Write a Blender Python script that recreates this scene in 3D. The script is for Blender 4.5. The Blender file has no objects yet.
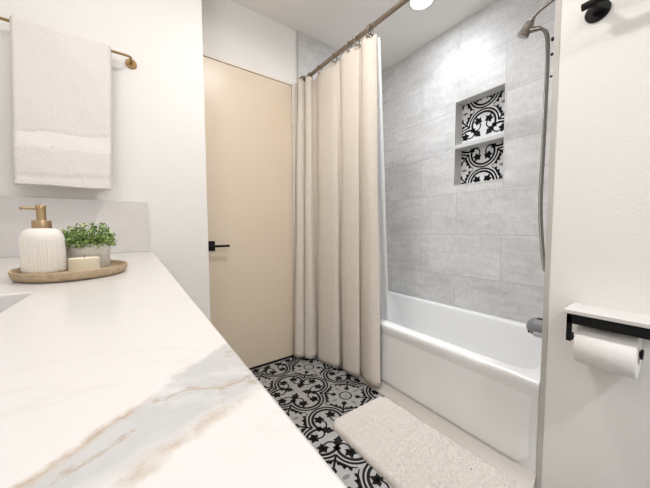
import bpy, bmesh, math, random
from mathutils import Vector, Matrix, noise
PI = math.pi
random.seed(4)
S = bpy.context.scene
C = S.collection

# ------------------------------------------------------------------ camera
H = 0.986                                    # lens height above the floor
cam_d = bpy.data.cameras.new('camera')
cam = bpy.data.objects.new('camera', cam_d)
C.objects.link(cam)
cr = Vector((0.8181732, -0.5749572, -0.0040967))
cu = Vector((0.0347725, 0.0423674, 0.9984968))
cf = Vector((0.5739194, 0.8170858, -0.0546566))
mw = Matrix((cr, cu, -cf)).transposed().to_4x4()
mw.translation = Vector((0, 0, H))
cam.matrix_world = mw
cam_d.sensor_width = 36.0
cam_d.lens = 270.3485 / 650 * 36.0
cam_d.clip_start = 0.01
S.camera = cam

# ------------------------------------------------------------------ world, exposure
W = bpy.data.worlds.new('world')
S.world = W
W.use_nodes = True
W.node_tree.nodes['Background'].inputs[0].default_value = (0.9, 0.95, 1.0, 1)
W.node_tree.nodes['Background'].inputs[1].default_value = 0.03
S.view_settings.view_transform = 'Standard'
S.view_settings.look = 'None'
S.view_settings.gamma = 1
S.view_settings.use_curve_mapping = False
S.view_settings.exposure = -0.02
LIGHTS = [  # x, y, watts, colour
    (1.55, 1.12, 7.5, (0.86, 0.925, 1.0)),
    (0.60, 0.85, 10.0, (1.0, 0.96, 0.94)),
    (0.60, -1.12, 21.0, (0.92, 0.96, 1.0)),  # unseen lamp added at the back to fill the low areas
]
VANITY_FILL_W = 2.3
VANITY_FILL_COL = (0.95, 0.97, 1.0)

# ------------------------------------------------------------------ helpers
def lin(c):
    return tuple(((v / 255) / 12.92 if v / 255 <= 0.04045 else ((v / 255 + 0.055) / 1.055) ** 2.4) for v in c) + (1.0,)

class NT:
    def __init__(s, name):
        s.m = bpy.data.materials.new(name)
        s.m.use_nodes = True
        s.t = s.m.node_tree
        s.b = s.t.nodes['Principled BSDF']
    def n(s, typ, **kw):
        nd = s.t.nodes.new(typ)
        for k, v in kw.items():
            if isinstance(k, str) and hasattr(nd, k):
                setattr(nd, k, v)
        return nd
    def l(s, a, b):
        s.t.links.new(a, b)
    def val(s, nd, name, v):
        nd.inputs[name].default_value = v
        return nd
    def base(s, col, rough=0.5, metal=0.0, spec=None):
        s.b.inputs['Base Color'].default_value = col
        s.b.inputs['Roughness'].default_value = rough
        s.b.inputs['Metallic'].default_value = metal
        if spec is not None:
            s.b.inputs['Specular IOR Level'].default_value = spec
        return s
    def coord(s, kind='Object'):
        return s.n('ShaderNodeTexCoord').outputs[kind]
    def pos(s):
        return s.n('ShaderNodeNewGeometry').outputs['Position']
    def noise(s, vec, scale, detail=3, rough=0.5, dist=0.0):
        nd = s.n('ShaderNodeTexNoise')
        s.l(vec, nd.inputs['Vector'])
        nd.inputs['Scale'].default_value = scale
        nd.inputs['Detail'].default_value = detail
        nd.inputs['Roughness'].default_value = rough
        nd.inputs['Distortion'].default_value = dist
        return nd
    def ramp(s, fac, stops):
        nd = s.n('ShaderNodeValToRGB')
        s.l(fac, nd.inputs[0])
        el = nd.color_ramp.elements
        while len(el) < len(stops):
            el.new(0.5)
        for e, (p, c) in zip(el, stops):
            e.position = p
            e.color = c
        return nd.outputs[0]
    def bump(s, h, strength=0.2, dist=0.01, normal=None):
        nd = s.n('ShaderNodeBump')
        nd.inputs['Strength'].default_value = strength
        nd.inputs['Distance'].default_value = dist
        s.l(h, nd.inputs['Height'])
        if normal:
            s.l(normal, nd.inputs['Normal'])
        s.l(nd.outputs[0], s.b.inputs['Normal'])
        return nd.outputs[0]
    def mix(s, fac, a, b, mode='MIX'):
        nd = s.n('ShaderNodeMix')
        nd.data_type = 'RGBA'
        nd.blend_type = mode
        for v, i in ((fac, 0), (a, 6), (b, 7)):
            if isinstance(v, (int, float, tuple)):
                nd.inputs[i].default_value = v
            else:
                s.l(v, nd.inputs[i])
        return nd.outputs[2]
    def math(s, op, a, b=None, c=None):
        nd = s.n('ShaderNodeMath')
        nd.operation = op
        for i, v in enumerate((a, b, c)):
            if v is None:
                continue
            if isinstance(v, (int, float)):
                nd.inputs[i].default_value = v
            else:
                s.l(v, nd.inputs[i])
        return nd.outputs[0]

def gray(v, a=1.0):
    return (v, v, v, a)

# ------------------------------------------------------------------ materials
def m_paint(name, col, bump=0.25, scale=130, rough=0.62):
    k = NT(name).base(col, rough, 0, 0.35)
    p = k.pos()
    n1 = k.noise(p, scale, 4, 0.55)
    k.bump(n1.outputs[0], bump, 0.004)
    return k.m

M_WALL = m_paint('wall_paint', lin((238, 235, 231)))
M_CEIL = m_paint('ceiling_paint', lin((243, 239, 234)), 0.2, 110, 0.8)

def m_tile(name, axis):
    """large concrete-look tiles in half bond; axis 'Y' or 'X' runs along the wall"""
    k = NT(name).base(gray(0.6), 0.42, 0, 0.4)
    p = k.pos()
    sp = k.n('ShaderNodeSeparateXYZ')
    k.l(p, sp.inputs[0])
    cb = k.n('ShaderNodeCombineXYZ')
    k.l(k.math('SUBTRACT', sp.outputs[1 if axis == 'Y' else 0], 1.0775 if axis == 'Y' else 1.034), cb.inputs[0])
    k.l(k.math('SUBTRACT', sp.outputs[2], 0.043), cb.inputs[1])
    br = k.n('ShaderNodeTexBrick')
    br.offset = 0.5
    k.l(cb.outputs[0], br.inputs['Vector'])
    br.inputs['Scale'].default_value = 1.0
    br.inputs['Brick Width'].default_value = 0.605
    br.inputs['Row Height'].default_value = 0.30
    br.inputs['Mortar Size'].default_value = 0.0013
    br.inputs['Mortar Smooth'].default_value = 0.1
    br.inputs['Bias'].default_value = 0.0
    br.inputs['Color1'].default_value = gray(0.35)
    br.inputs['Color2'].default_value = gray(0.75)
    br.inputs['Mortar'].default_value = gray(0.5)
    # every tile gets its own piece of the cement pattern
    off = k.n('ShaderNodeVectorMath')
    off.operation = 'MULTIPLY_ADD'
    k.l(br.outputs['Color'], off.inputs[0])
    off.inputs[1].default_value = (7, 9, 5)
    k.l(p, off.inputs[2])
    cloud = k.noise(off.outputs[0], 3.2, 5, 0.6, 0.4)
    fine = k.noise(off.outputs[0], 34, 6, 0.7)
    sm = k.n('ShaderNodeMapping')
    k.l(off.outputs[0], sm.inputs['Vector'])
    sm.inputs['Scale'].default_value = (2.0, 2.0, 11.0) if axis else (1, 1, 1)
    streak = k.noise(sm.outputs[0], 2.0, 5, 0.6, 0.5)
    a = k.ramp(cloud.outputs[0], [(0.3, lin((202, 199, 196))), (0.5, lin((226, 224, 222))), (0.7, lin((240, 239, 238)))])
    b = k.ramp(streak.outputs[0], [(0.32, lin((206, 203, 200))), (0.55, lin((228, 226, 224))), (0.75, lin((240, 239, 238)))])
    c = k.mix(0.5, a, b)
    f = k.ramp(fine.outputs[0], [(0.36, gray(0.80)), (0.58, gray(1.0))])
    c = k.mix(0.6, c, f, 'MULTIPLY')
    tint = k.ramp(br.outputs['Color'], [(0.3, gray(0.93)), (0.8, gray(1.0))])
    c = k.mix(1.0, c, tint, 'MULTIPLY')
    c = k.mix(br.outputs['Fac'], c, lin((178, 175, 171)))
    k.l(c, k.b.inputs['Base Color'])
    hgt = k.math('SUBTRACT', k.math('MULTIPLY', fine.outputs[0], 0.25), br.outputs['Fac'])
    k.bump(hgt, 0.25, 0.002)
    return k.m

M_TILE_Y = m_tile('cement_tile_long_wall', 'Y')
M_TILE_X = m_tile('cement_tile_end_wall', 'X')
M_TRIM = NT('tile_trim').base(lin((192, 188, 182)), 0.4, 0.0).m
M_NICHE = NT('niche_lining').base(lin((212, 210, 207)), 0.45).m

def m_marble(name):
    k = NT(name).base(lin((218, 214, 211)), 0.22, 0, 0.35)
    p = k.pos()
    n1 = k.noise(p, 24, 5, 0.6)
    n2 = k.noise(p, 75, 5, 0.6)
    sp = k.n('ShaderNodeSeparateXYZ')
    k.l(p, sp.inputs[0])
    x, y = sp.outputs[0], sp.outputs[1]
    wob = k.math('ADD', k.math('MULTIPLY', k.math('SUBTRACT', n1.outputs[0], 0.5), 0.026),
                 k.math('MULTIPLY', k.math('SUBTRACT', n2.outputs[0], 0.5), 0.012))
    # big vein crossing the slab: upper and lower edges in slab coordinates
    up = k.math('ADD', k.math('SUBTRACT', y, k.math('MULTIPLY_ADD', x, 0.90, 0.199)), wob)
    lo = k.math('ADD', k.math('SUBTRACT', y, k.math('MULTIPLY_ADD', x, 0.36, 0.144)), k.math('MULTIPLY', wob, 0.9))
    inside = k.math('MULTIPLY', k.ramp(k.math('MULTIPLY_ADD', up, -20, 0.5), [(0.45, gray(0)), (0.62, gray(1))]),
                    k.ramp(k.math('MULTIPLY_ADD', lo, 20, 0.5), [(0.45, gray(0)), (0.75, gray(1))]))
    patch = k.noise(p, 17, 5, 0.6, 0.6)
    cloudy = k.ramp(patch.outputs[0], [(0.36, lin((208, 206, 204))), (0.52, lin((184, 183, 182))), (0.7, lin((194, 193, 191)))])
    c = k.mix(k.math('MULTIPLY', inside, 0.9), lin((218, 214, 211)), cloudy)
    gold = lin((168, 143, 114))
    brk = k.ramp(k.noise(p, 26, 4, 0.6).outputs[0], [(0.40, gray(0)), (0.62, gray(1))])
    for d, wd, st in ((up, 150, 1.0), (lo, 120, 0.9)):
        e = k.math('SUBTRACT', 1.0, k.math('MULTIPLY', k.math('ABSOLUTE', d), wd))
        e = k.math('MULTIPLY', k.math('MAXIMUM', e, 0.0), k.math('MULTIPLY', brk, st))
        c = k.mix(e, c, gold)
    # gold flecks inside the vein
    gf = k.ramp(k.noise(p, 21, 6, 0.68, 1.2).outputs[0], [(0.585, gray(0)), (0.64, gray(1)), (0.70, gray(0))])
    c = k.mix(k.math('MULTIPLY', k.math('MULTIPLY', gf, inside), 0.6), c, gold)
    # one hairline vein further along and faint wandering ones
    d2 = k.math('ADD', k.math('SUBTRACT', y, k.math('MULTIPLY_ADD', x, 0.05, 0.743)), k.math('MULTIPLY', wob, 0.5))
    e2 = k.math('MAXIMUM', k.math('SUBTRACT', 1.0, k.math('MULTIPLY', k.math('ABSOLUTE', d2), 380)), 0.0)
    c = k.mix(k.math('MULTIPLY', e2, 0.4), c, lin((178, 172, 166)))
    wv = k.noise(p, 2.6, 5, 0.6, 1.6)
    e3 = k.math('MAXIMUM', k.math('SUBTRACT', 1.0, k.math('MULTIPLY', k.math('ABSOLUTE', k.math('SUBTRACT', wv.outputs[0], 0.5)), 90)), 0.0)
    c = k.mix(k.math('MULTIPLY', e3, 0.12), c, lin((190, 182, 172)))
    k.l(c, k.b.inputs['Base Color'])
    return k.m

M_MARBLE = m_marble('veined_white_marble')

def m_floor():
    k = NT('floor_tile_grey').base(lin((175, 173, 171)), 0.55, 0, 0.25)
    p = k.pos()
    n = k.noise(p, 25, 5, 0.6)
    c = k.ramp(n.outputs[0], [(0.3, lin((164, 162, 160))), (0.7, lin((182, 180, 178)))])
    mp = k.n('ShaderNodeMapping')
    k.l(p, mp.inputs['Vector'])
    mp.inputs['Location'].default_value = (-0.783 + 2.055, -1.4085 + 2.055, 0)
    br = k.n('ShaderNodeTexBrick')
    br.offset = 0.0
    k.l(mp.outputs[0], br.inputs['Vector'])
    br.inputs['Scale'].default_value = 1
    br.inputs['Brick Width'].default_value = 0.2055
    br.inputs['Row Height'].default_value = 0.2055
    br.inputs['Mortar Size'].default_value = 0.0009
    c = k.mix(br.outputs['Fac'], c, lin((158, 156, 154)))
    k.l(c, k.b.inputs['Base Color'])
    return k.m

M_FLOOR = m_floor()
M_BLACKPAT = NT('floor_tile_black').base(lin((22, 21, 21)), 0.6, 0, 0.2).m
M_PATWHITE = NT('niche_tile_white').base(lin((226, 226, 227)), 0.4).m
M_PATGREY = NT('floor_tile_midgrey').base(lin((128, 127, 126)), 0.45).m

def m_door():
    k = NT('cream_door_paint').base(lin((224, 208, 186)), 0.32, 0, 0.45)
    n = k.noise(k.pos(), 60, 3)
    k.bump(n.outputs[0], 0.06, 0.003)
    return k.m
M_DOOR = m_door()
M_JAMB = NT('door_frame_paint').base(lin((232, 224, 213)), 0.45).m
M_BLACK = NT('matte_black_metal').base(lin((14, 13, 13)), 0.5, 0.0, 0.25).m
M_TUB = NT('white_tub_enamel').base(lin((240, 239, 237)), 0.13, 0, 0.5).m
M_CAULK = NT('tub_base_strip').base(lin((206, 200, 193)), 0.4).m

def m_metal(name, col, rough, sc=None):
    k = NT(name).base(col, rough, 1.0)
    if sc:
        mp = k.n('ShaderNodeMapping')
        k.l(k.coord(), mp.inputs['Vector'])
        mp.inputs['Scale'].default_value = sc
        n = k.noise(mp.outputs[0], 60, 3)
        r = k.ramp(n.outputs[0], [(0.3, gray(rough * 0.8)), (0.7, gray(rough * 1.3))])
        k.l(r, k.b.inputs['Roughness'])
    return k.m
M_BRASS = m_metal('brushed_brass', lin((178, 154, 120)), 0.36, (1, 1, 12))
M_RAILBRASS = m_metal('aged_brass', lin((160, 132, 92)), 0.4)
M_NICKEL = m_metal('brushed_nickel', lin((146, 139, 131)), 0.3, (1, 1, 8))
M_RODMETAL = m_metal('brushed_nickel_rod', lin((150, 138, 124)), 0.35)
def m_hose():
    k = NT('steel_hose').base(lin((150, 145, 140)), 0.32, 1.0)
    wv = k.n('ShaderNodeTexWave')
    wv.bands_direction = 'Z'
    k.l(k.pos(), wv.inputs['Vector'])
    wv.inputs['Scale'].default_value = 90
    k.bump(wv.outputs['Fac'], 0.5, 0.002)
    return k.m
M_HOSE = m_hose()
M_RUBBER = NT('grey_rubber').base(lin((128, 128, 129)), 0.5).m
M_RUBBERLIGHT = NT('pale_grey_plastic').base(lin((178, 178, 178)), 0.4).m

def m_curtain():
    k = NT('beige_waffle_fabric').base(lin((232, 223, 212)), 0.9, 0, 0.15)
    uv = k.coord('UV')
    mp = k.n('ShaderNodeMapping')
    k.l(uv, mp.inputs['Vector'])
    br = k.n('ShaderNodeTexBrick')
    br.offset = 0.5
    k.l(mp.outputs[0], br.inputs['Vector'])
    br.inputs['Scale'].default_value = 1
    br.inputs['Brick Width'].default_value = 0.016
    br.inputs['Row Height'].default_value = 0.0085
    br.inputs['Mortar Size'].default_value = 0.0016
    br.inputs['Mortar Smooth'].default_value = 1.0
    br.inputs['Color1'].default_value = lin((232, 223, 212))
    br.inputs['Color2'].default_value = lin((226, 217, 205))
    br.inputs['Mortar'].default_value = lin((210, 199, 186))
    n = k.noise(uv, 260, 3)
    f = k.ramp(n.outputs[0], [(0.3, gray(0.9)), (0.7, gray(1.0))])
    k.l(k.mix(0.6, br.outputs['Color'], f, 'MULTIPLY'), k.b.inputs['Base Color'])
    h = k.math('ADD', k.math('MULTIPLY', br.outputs['Fac'], -1.0), k.math('MULTIPLY', n.outputs[0], 0.6))
    k.bump(h, 0.45, 0.002)
    return k.m
M_CURTAIN = m_curtain()
def m_liner():
    k = NT('white_liner').base(lin((240, 240, 240)), 0.35)
    tl = k.n('ShaderNodeBsdfTranslucent')
    tl.inputs[0].default_value = (0.92, 0.92, 0.92, 1)
    mx = k.n('ShaderNodeMixShader')
    mx.inputs[0].default_value = 0.5
    k.l(k.b.outputs[0], mx.inputs[1])
    k.l(tl.outputs[0], mx.inputs[2])
    k.l(mx.outputs[0], k.t.nodes['Material Output'].inputs[0])
    return k.m
M_LINER = m_liner()

def m_terry(name, col, strength=0.7, scale=420):
    k = NT(name).base(col, 0.95, 0, 0.1)
    p = k.pos()
    n = k.noise(p, scale, 3, 0.6)
    n2 = k.noise(p, scale * 0.3, 3, 0.6)
    h = k.math('ADD', n.outputs[0], n2.outputs[0])
    k.bump(h, strength, 0.004)
    f = k.ramp(n.outputs[0], [(0.3, gray(0.93)), (0.6, gray(1))])
    k.l(k.mix(0.8, col, f, 'MULTIPLY'), k.b.inputs['Base Color'])
    k.b.inputs['Sheen Weight'].default_value = 0.15
    return k.m
M_TOWEL = m_terry('white_terry', lin((239, 233, 228)))
M_MAT = m_terry('ivory_shag', lin((248, 239, 229)), 1.0, 520)
def m_band():
    k = NT('woven_border').base(lin((238, 233, 228)), 0.85, 0, 0.15)
    wv = k.n('ShaderNodeTexWave')
    wv.bands_direction = 'Z'
    k.l(k.pos(), wv.inputs['Vector'])
    wv.inputs['Scale'].default_value = 30
    k.bump(wv.outputs['Fac'], 0.15, 0.002)
    return k.m
M_BAND = m_band()

M_BOTTLE = NT('white_ceramic').base(lin((236, 230, 223)), 0.4, 0, 0.4).m
def m_stone(name, c1, c2, scale, bump):
    k = NT(name).base(c1, 0.7)
    n = k.noise(k.pos(), scale, 6, 0.65)
    k.l(k.ramp(n.outputs[0], [(0.3, c2), (0.65, c1)]), k.b.inputs['Base Color'])
    k.bump(n.outputs[0], bump, 0.004)
    return k.m
M_TRAY = m_stone('sand_stone', lin((190, 168, 138)), lin((162, 140, 110)), 80, 0.2)
M_POT = m_stone('pale_concrete', lin((226, 220, 212)), lin((200, 193, 184)), 120, 0.3)
M_POTGRIT = m_stone('gritty_concrete', lin((226, 221, 213)), lin((170, 163, 154)), 420, 0.8)
M_SOIL = NT('soil').base(lin((70, 60, 45)), 0.9).m
def m_leaf():
    k = NT('leaf_green').base(lin((112, 142, 70)), 0.5)
    at = k.n('ShaderNodeNewGeometry')
    c = k.ramp(at.outputs['Random Per Island'], [(0.0, lin((92, 122, 54))), (0.5, lin((136, 162, 88))), (1.0, lin((188, 204, 142)))])
    k.l(c, k.b.inputs['Base Color'])
    return k.m
M_LEAF = m_leaf()
M_STEM = NT('stem_green').base(lin((104, 124, 62)), 0.6).m
def m_wax():
    k = NT('cream_wax').base(lin((240, 228, 204)), 0.45)
    k.b.inputs['Subsurface Weight'].default_value = 0.3
    k.b.inputs['Subsurface Radius'].default_value = (0.02, 0.015, 0.01)
    k.b.inputs['Subsurface Scale'].default_value = 0.3
    return k.m
M_WAX = m_wax()
def m_glass():
    k = NT('clear_glass').base((1, 1, 1, 1), 0.02)
    tr = k.n('ShaderNodeBsdfTransparent')
    tr.inputs[0].default_value = (0.97, 0.975, 0.97, 1)
    gl = k.n('ShaderNodeBsdfGlossy')
    gl.inputs['Roughness'].default_value = 0.03
    fr = k.n('ShaderNodeLayerWeight')
    fr.inputs[0].default_value = 0.25
    ge = k.n('ShaderNodeNewGeometry')
    mx = k.n('ShaderNodeMixShader')
    k.l(k.math('MULTIPLY', k.math('MULTIPLY', fr.outputs[0], 0.6), k.math('SUBTRACT', 1.0, ge.outputs['Backfacing'])), mx.inputs[0])
    k.l(tr.outputs[0], mx.inputs[1])
    k.l(gl.outputs[0], mx.inputs[2])
    k.l(mx.outputs[0], k.t.nodes['Material Output'].inputs[0])
    return k.m
M_GLASS = m_glass()
M_WICK = NT('wick').base(lin((90, 78, 62)), 0.9).m
M_PAPER = m_terry('toilet_paper', lin((244, 241, 237)), 0.12, 200)
M_CARD = NT('cardboard').base(lin((188, 168, 140)), 0.9).m
M_CAB = NT('white_cabinet_paint').base(lin((232, 229, 224)), 0.4).m
M_SINK = NT('sink_porcelain').base(lin((232, 229, 226)), 0.15).m
def m_emit(name, col, st):
    k = NT(name).base((0.9, 0.9, 0.9, 1), 0.5)
    k.b.inputs['Emission Color'].default_value = col
    k.b.inputs['Emission Strength'].default_value = st
    return k.m
M_LENS = m_emit('lit_lens', (1, 0.98, 0.95, 1), 6)
M_FIXWHITE = NT('white_plastic').base(lin((235, 233, 230)), 0.4).m
M_GLOBE = m_emit('lit_globe', (1, 0.97, 0.93, 1), 5)

# ------------------------------------------------------------------ mesh helpers
def bm_new():
    return bmesh.new()

def obj(name, bm, mats, parent=None, smooth=False, angle=None):
    me = bpy.data.meshes.new(name)
    bmesh.ops.recalc_face_normals(bm, faces=bm.faces)
    bm.to_mesh(me)
    bm.free()
    for m in (mats if isinstance(mats, (list, tuple)) else [mats]):
        me.materials.append(m)
    if smooth:
        for p in me.polygons:
            p.use_smooth = True
        if angle:
            me.set_sharp_from_angle(angle=math.radians(angle))
    o = bpy.data.objects.new(name, me)
    C.objects.link(o)
    if parent is not None:
        o.parent = parent
        o.matrix_parent_inverse = Matrix.Translation(-Vector(parent.location))
        # children are modelled in world space, the thing's Empty only sits at its base
    return o

def thing(name, label, cat, loc=(0, 0, 0), group=None):
    o = bpy.data.objects.new(name, None)
    o.empty_display_size = 0.05
    C.objects.link(o)
    o.location = loc
    return tag(o, label, cat, group)

def tag(o, label, cat, group=None):
    o['label'] = label
    o['category'] = cat
    if group:
        o['group'] = group
    return o

def struct(name, bm, mats, label, cat, parent=None, **kw):
    o = obj(name, bm, mats, parent, **kw)
    o['kind'] = 'structure'
    if parent is None:
        o['label'] = label
        o['category'] = cat
    return o

def box(bm, a, b, bevel=0.0, seg=2, mi=0):
    x0, y0, z0 = a
    x1, y1, z1 = b
    r = bmesh.ops.create_cube(bm, size=1)
    vs = r['verts']
    bmesh.ops.scale(bm, vec=(x1 - x0, y1 - y0, z1 - z0), verts=vs)
    bmesh.ops.translate(bm, vec=((x0 + x1) / 2, (y0 + y1) / 2, (z0 + z1) / 2), verts=vs)
    fs = {f for v in vs for f in v.link_faces}
    for f in fs:
        f.material_index = mi
    if bevel > 0:
        es = list({e for v in vs for e in v.link_edges})
        rr = bmesh.ops.bevel(bm, geom=es, offset=bevel, segments=seg, affect='EDGES', profile=0.5)
        for f in rr['faces']:
            f.material_index = mi

def quad(bm, pts, mi=0):
    f = bm.faces.new([bm.verts.new(p) for p in pts])
    f.material_index = mi
    return f

def frame_of(d):
    d = d.normalized()
    a = Vector((0, 0, 1)) if abs(d.z) < 0.9 else Vector((1, 0, 0))
    u = d.cross(a).normalized()
    return u, d.cross(u).normalized()

def tube(bm, pts, r, n=14, cap=True, closed=False):
    pts = [Vector(p) for p in pts]
    rs = r if isinstance(r, (list, tuple)) else [r] * len(pts)
    rings = []
    u = None
    for i, p in enumerate(pts):
        if closed:
            d = pts[(i + 1) % len(pts)] - pts[i - 1]
        else:
            d = (pts[min(i + 1, len(pts) - 1)] - pts[max(i - 1, 0)])
        if u is None:
            u, v = frame_of(d)
        else:
            dn = d.normalized()
            u = (u - dn * u.dot(dn)).normalized()
            v = dn.cross(u)
        rings.append([bm.verts.new(p + (u * math.cos(2 * PI * k / n) + v * math.sin(2 * PI * k / n)) * rs[i]) for k in range(n)])
    m = len(rings)
    for i in range(m if closed else m - 1):
        a, b = rings[i], rings[(i + 1) % m]
        for k in range(n):
            bm.faces.new((a[k], a[(k + 1) % n], b[(k + 1) % n], b[k]))
    if cap and not closed:
        bm.faces.new(rings[0][::-1])
        bm.faces.new(rings[-1])

def lathe(bm, prof, n=40, center=(0, 0, 0), axis='Z', ribs=None):
    """prof: list of (radius, height); ribs(i, k) returns an added radius"""
    c = Vector(center)
    rings = []
    for i, (r, z) in enumerate(prof):
        if r < 1e-6:
            q = {'Z': (0, 0, z), 'X': (z, 0, 0), 'Y': (0, z, 0)}[axis]
            rings.append([bm.verts.new(c + Vector(q))])
            continue
        ring = []
        for k in range(n):
            a = 2 * PI * k / n
            rr = r + (ribs(i, k) if ribs else 0)
            ca, sa = rr * math.cos(a), rr * math.sin(a)
            q = {'Z': (ca, sa, z), 'X': (z, ca, sa), 'Y': (sa, z, ca)}[axis]
            ring.append(bm.verts.new(c + Vector(q)))
        rings.append(ring)
    for a, b in zip(rings, rings[1:]):
        if len(a) == 1 and len(b) == 1:
            continue
        for k in range(n):
            k2 = (k + 1) % n
            if len(a) == 1:
                bm.faces.new((a[0], b[k2], b[k]))
            elif len(b) == 1:
                bm.faces.new((a[k], a[k2], b[0]))
            else:
                bm.faces.new((a[k], a[k2], b[k2], b[k]))

def crom(pts, sub):
    pts = [Vector(p) for p in pts]
    out = []
    for i in range(len(pts) - 1):
        p0, p1, p2, p3 = pts[max(i - 1, 0)], pts[i], pts[i + 1], pts[min(i + 2, len(pts) - 1)]
        for k in range(sub):
            t = k / sub
            out.append(0.5 * ((2 * p1) + (p2 - p0) * t + (2 * p0 - 5 * p1 + 4 * p2 - p3) * t * t + (3 * p1 - p0 - 3 * p2 + p3) * t ** 3))
    out.append(pts[-1])
    return out

# ------------------------------------------------------------------ encaustic pattern (tile side = 1)
def pat_quads_strip(cl, w):
    """closed outline strip around a 2-D centre line; w number or list of half widths"""
    n = len(cl)
    ws = w if isinstance(w, list) else [w] * n
    L, R = [], []
    for i, p in enumerate(cl):
        a = cl[max(i - 1, 0)]
        b = cl[min(i + 1, n - 1)]
        dx, dy = b[0] - a[0], b[1] - a[1]
        l = math.hypot(dx, dy) or 1
        nx, ny = -dy / l * ws[i], dx / l * ws[i]
        L.append((p[0] + nx, p[1] + ny))
        R.append((p[0] - nx, p[1] - ny))
    return [[L[i], L[i + 1], R[i + 1], R[i]] for i in range(n - 1)]

def arc(cx, cy, r, a0, a1, n=18):
    return [(cx + r * math.cos(a0 + (a1 - a0) * i / n), cy + r * math.sin(a0 + (a1 - a0) * i / n)) for i in range(n + 1)]

def bez(p0, p1, p2, p3, n=12):
    o = []
    for i in range(n + 1):
        t = i / n
        s = 1 - t
        o.append(tuple(s ** 3 * p0[k] + 3 * s * s * t * p1[k] + 3 * s * t * t * p2[k] + t ** 3 * p3[k] for k in (0, 1)))
    return o

def profile_shape(prof, o, ang):
    """mirror-symmetric blade: prof list of (u, half width) along direction ang from o -> quads"""
    c, s = math.cos(ang), math.sin(ang)
    def T(u, v):
        return (o[0] + u * c - v * s, o[1] + u * s + v * c)
    return [[T(a[0], a[1]), T(b[0], b[1]), T(b[0], -b[1]), T(a[0], -a[1])] for a, b in zip(prof, prof[1:])]

def leaf5(o, ang, size):
    """five pointed leaf, as triangle pairs around its heart"""
    out = []
    for da, ln, wd in ((0, 1.0, 0.33), (1.0, 0.86, 0.31), (-1.0, 0.86, 0.31), (2.1, 0.70, 0.28), (-2.1, 0.70, 0.28)):
        a = ang + da
        c, s = math.cos(a), math.sin(a)
        def T(u, v):
            return (o[0] + (u * c - v * s) * size, o[1] + (u * s + v * c) * size)
        out.append([T(-0.12, 0), T(ln * 0.42, wd), T(ln, 0), T(ln * 0.42, -wd)])
    return out

def build_pattern():
    """black polygons of one period: rosette at (0,0), medallion at (1,1); returns (poly, shade)"""
    P = []
    def add(polys, sh=0):
        P.extend((p, sh) for p in polys)
    rose, med = [], []
    # --- rosette, one quarter around +x (lobe)
    for r, w in ((0.468, 0.026), (0.375, 0.034)):
        a = None
        for i in range(400):                    # where the lobe circle meets the diagonal
            t = math.radians(180 - i * 0.45)
            x, y = 0.5 + r * math.cos(t), r * math.sin(t)
            if x >= y and x > 0.25:
                a = t
                break
        rose.append((pat_quads_strip(arc(0.5, 0, r, -a, a, 40), w), 0))
    for sg in (1, -1):
        cl = bez((0.36, 0.345 * sg), (0.20, 0.20 * sg), (0.40, 0.02 * sg), (0.55, 0.13 * sg), 14)
        rose.append((pat_quads_strip(cl, 0.021), 0))
        rose.append((leaf5((0.585, 0.165 * sg), 0.45 * sg, 0.195), 0))
    # fleur on the diagonal, pointing at the centre
    prof = [(0, 0.03), (0.03, 0.07), (0.07, 0.10), (0.10, 0.05), (0.15, 0.042), (0.20, 0.13), (0.245, 0.075), (0.275, 0.115), (0.34, 0.06), (0.43, 0.0)]
    d = 0.385
    rose.append((profile_shape(prof, (d, d), -3 * PI / 4), 0))
    # --- medallion (local coordinates, axes along the tile sides)
    med4 = []
    prof = [(0.26, 0.0), (0.30, 0.055), (0.345, 0.085), (0.40, 0.05), (0.43, 0.026), (0.52, 0.026), (0.60, 0.032), (0.72, 0.02)]
    med4.append((profile_shape(prof, (0, 0), PI / 4), 0))
    lens = [(0.28, 0.0), (0.33, 0.038), (0.38, 0.048), (0.43, 0.036), (0.48, 0.0)]
    med4.append((profile_shape(lens, (0, 0), 0), 1))
    for sg in (1, -1):
        a0, a1 = math.radians(187), math.radians(238)
        cl = arc(1, 0.5, 0.565, a0, a1, 16)
        cl = [(x, y * sg) for x, y in cl]
        ws = [0.014 + 0.026 * math.sin(PI * min(1, i / 12)) for i in range(17)]
        med4.append((pat_quads_strip(cl, ws), 0))
        for i, ln in ((3, 0.08), (7, 0.10), (11, 0.10)):
            x, y = cl[i]
            a = math.atan2(y - 0.5 * sg, x - 1) + sg * 0.5
            med4.append((profile_shape([(0, 0.045), (ln * 0.5, 0.038), (ln, 0.0)], (x, y), a), 0))
    ring = pat_quads_strip(arc(0, 0, 0.17, 0, 2 * PI, 40), 0.020)
    motif = []
    for i in range(6):
        motif += profile_shape([(0.02, 0.006), (0.06, 0.012), (0.10, 0.004)], (0, 0), i * PI / 3)
    for q in range(4):
        c, s = round(math.cos(q * PI / 2)), round(math.sin(q * PI / 2))
        R = lambda p: (p[0] * c - p[1] * s, p[0] * s + p[1] * c)
        for polys, sh in rose:
            add([[R(p) for p in pl] for pl in polys], sh)
        for polys, sh in med4:
            add([[(R(p)[0] + 1, R(p)[1] + 1) for p in pl] for pl in polys], sh)
    add([[(x + 1, y + 1) for x, y in pl] for pl in ring], 0)
    add([[(x + 1, y + 1) for x, y in pl] for pl in motif], 1)
    return P

PATTERN = build_pattern()

def add_pattern(bm, to3d, i0, i1, j0, j1):
    """stamps the pattern; to3d maps tile units to space; material 1 black, 2 grey"""
    for i in range(i0, i1 + 1):
        for j in range(j0, j1 + 1):
            for pl, sh in PATTERN:
                pts = [to3d(x + 2 * i, y + 2 * j) for x, y in pl]
                try:
                    f = bm.faces.new([bm.verts.new(p) for p in pts])
                    f.material_index = 1 + sh
                except ValueError:
                    pass

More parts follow.
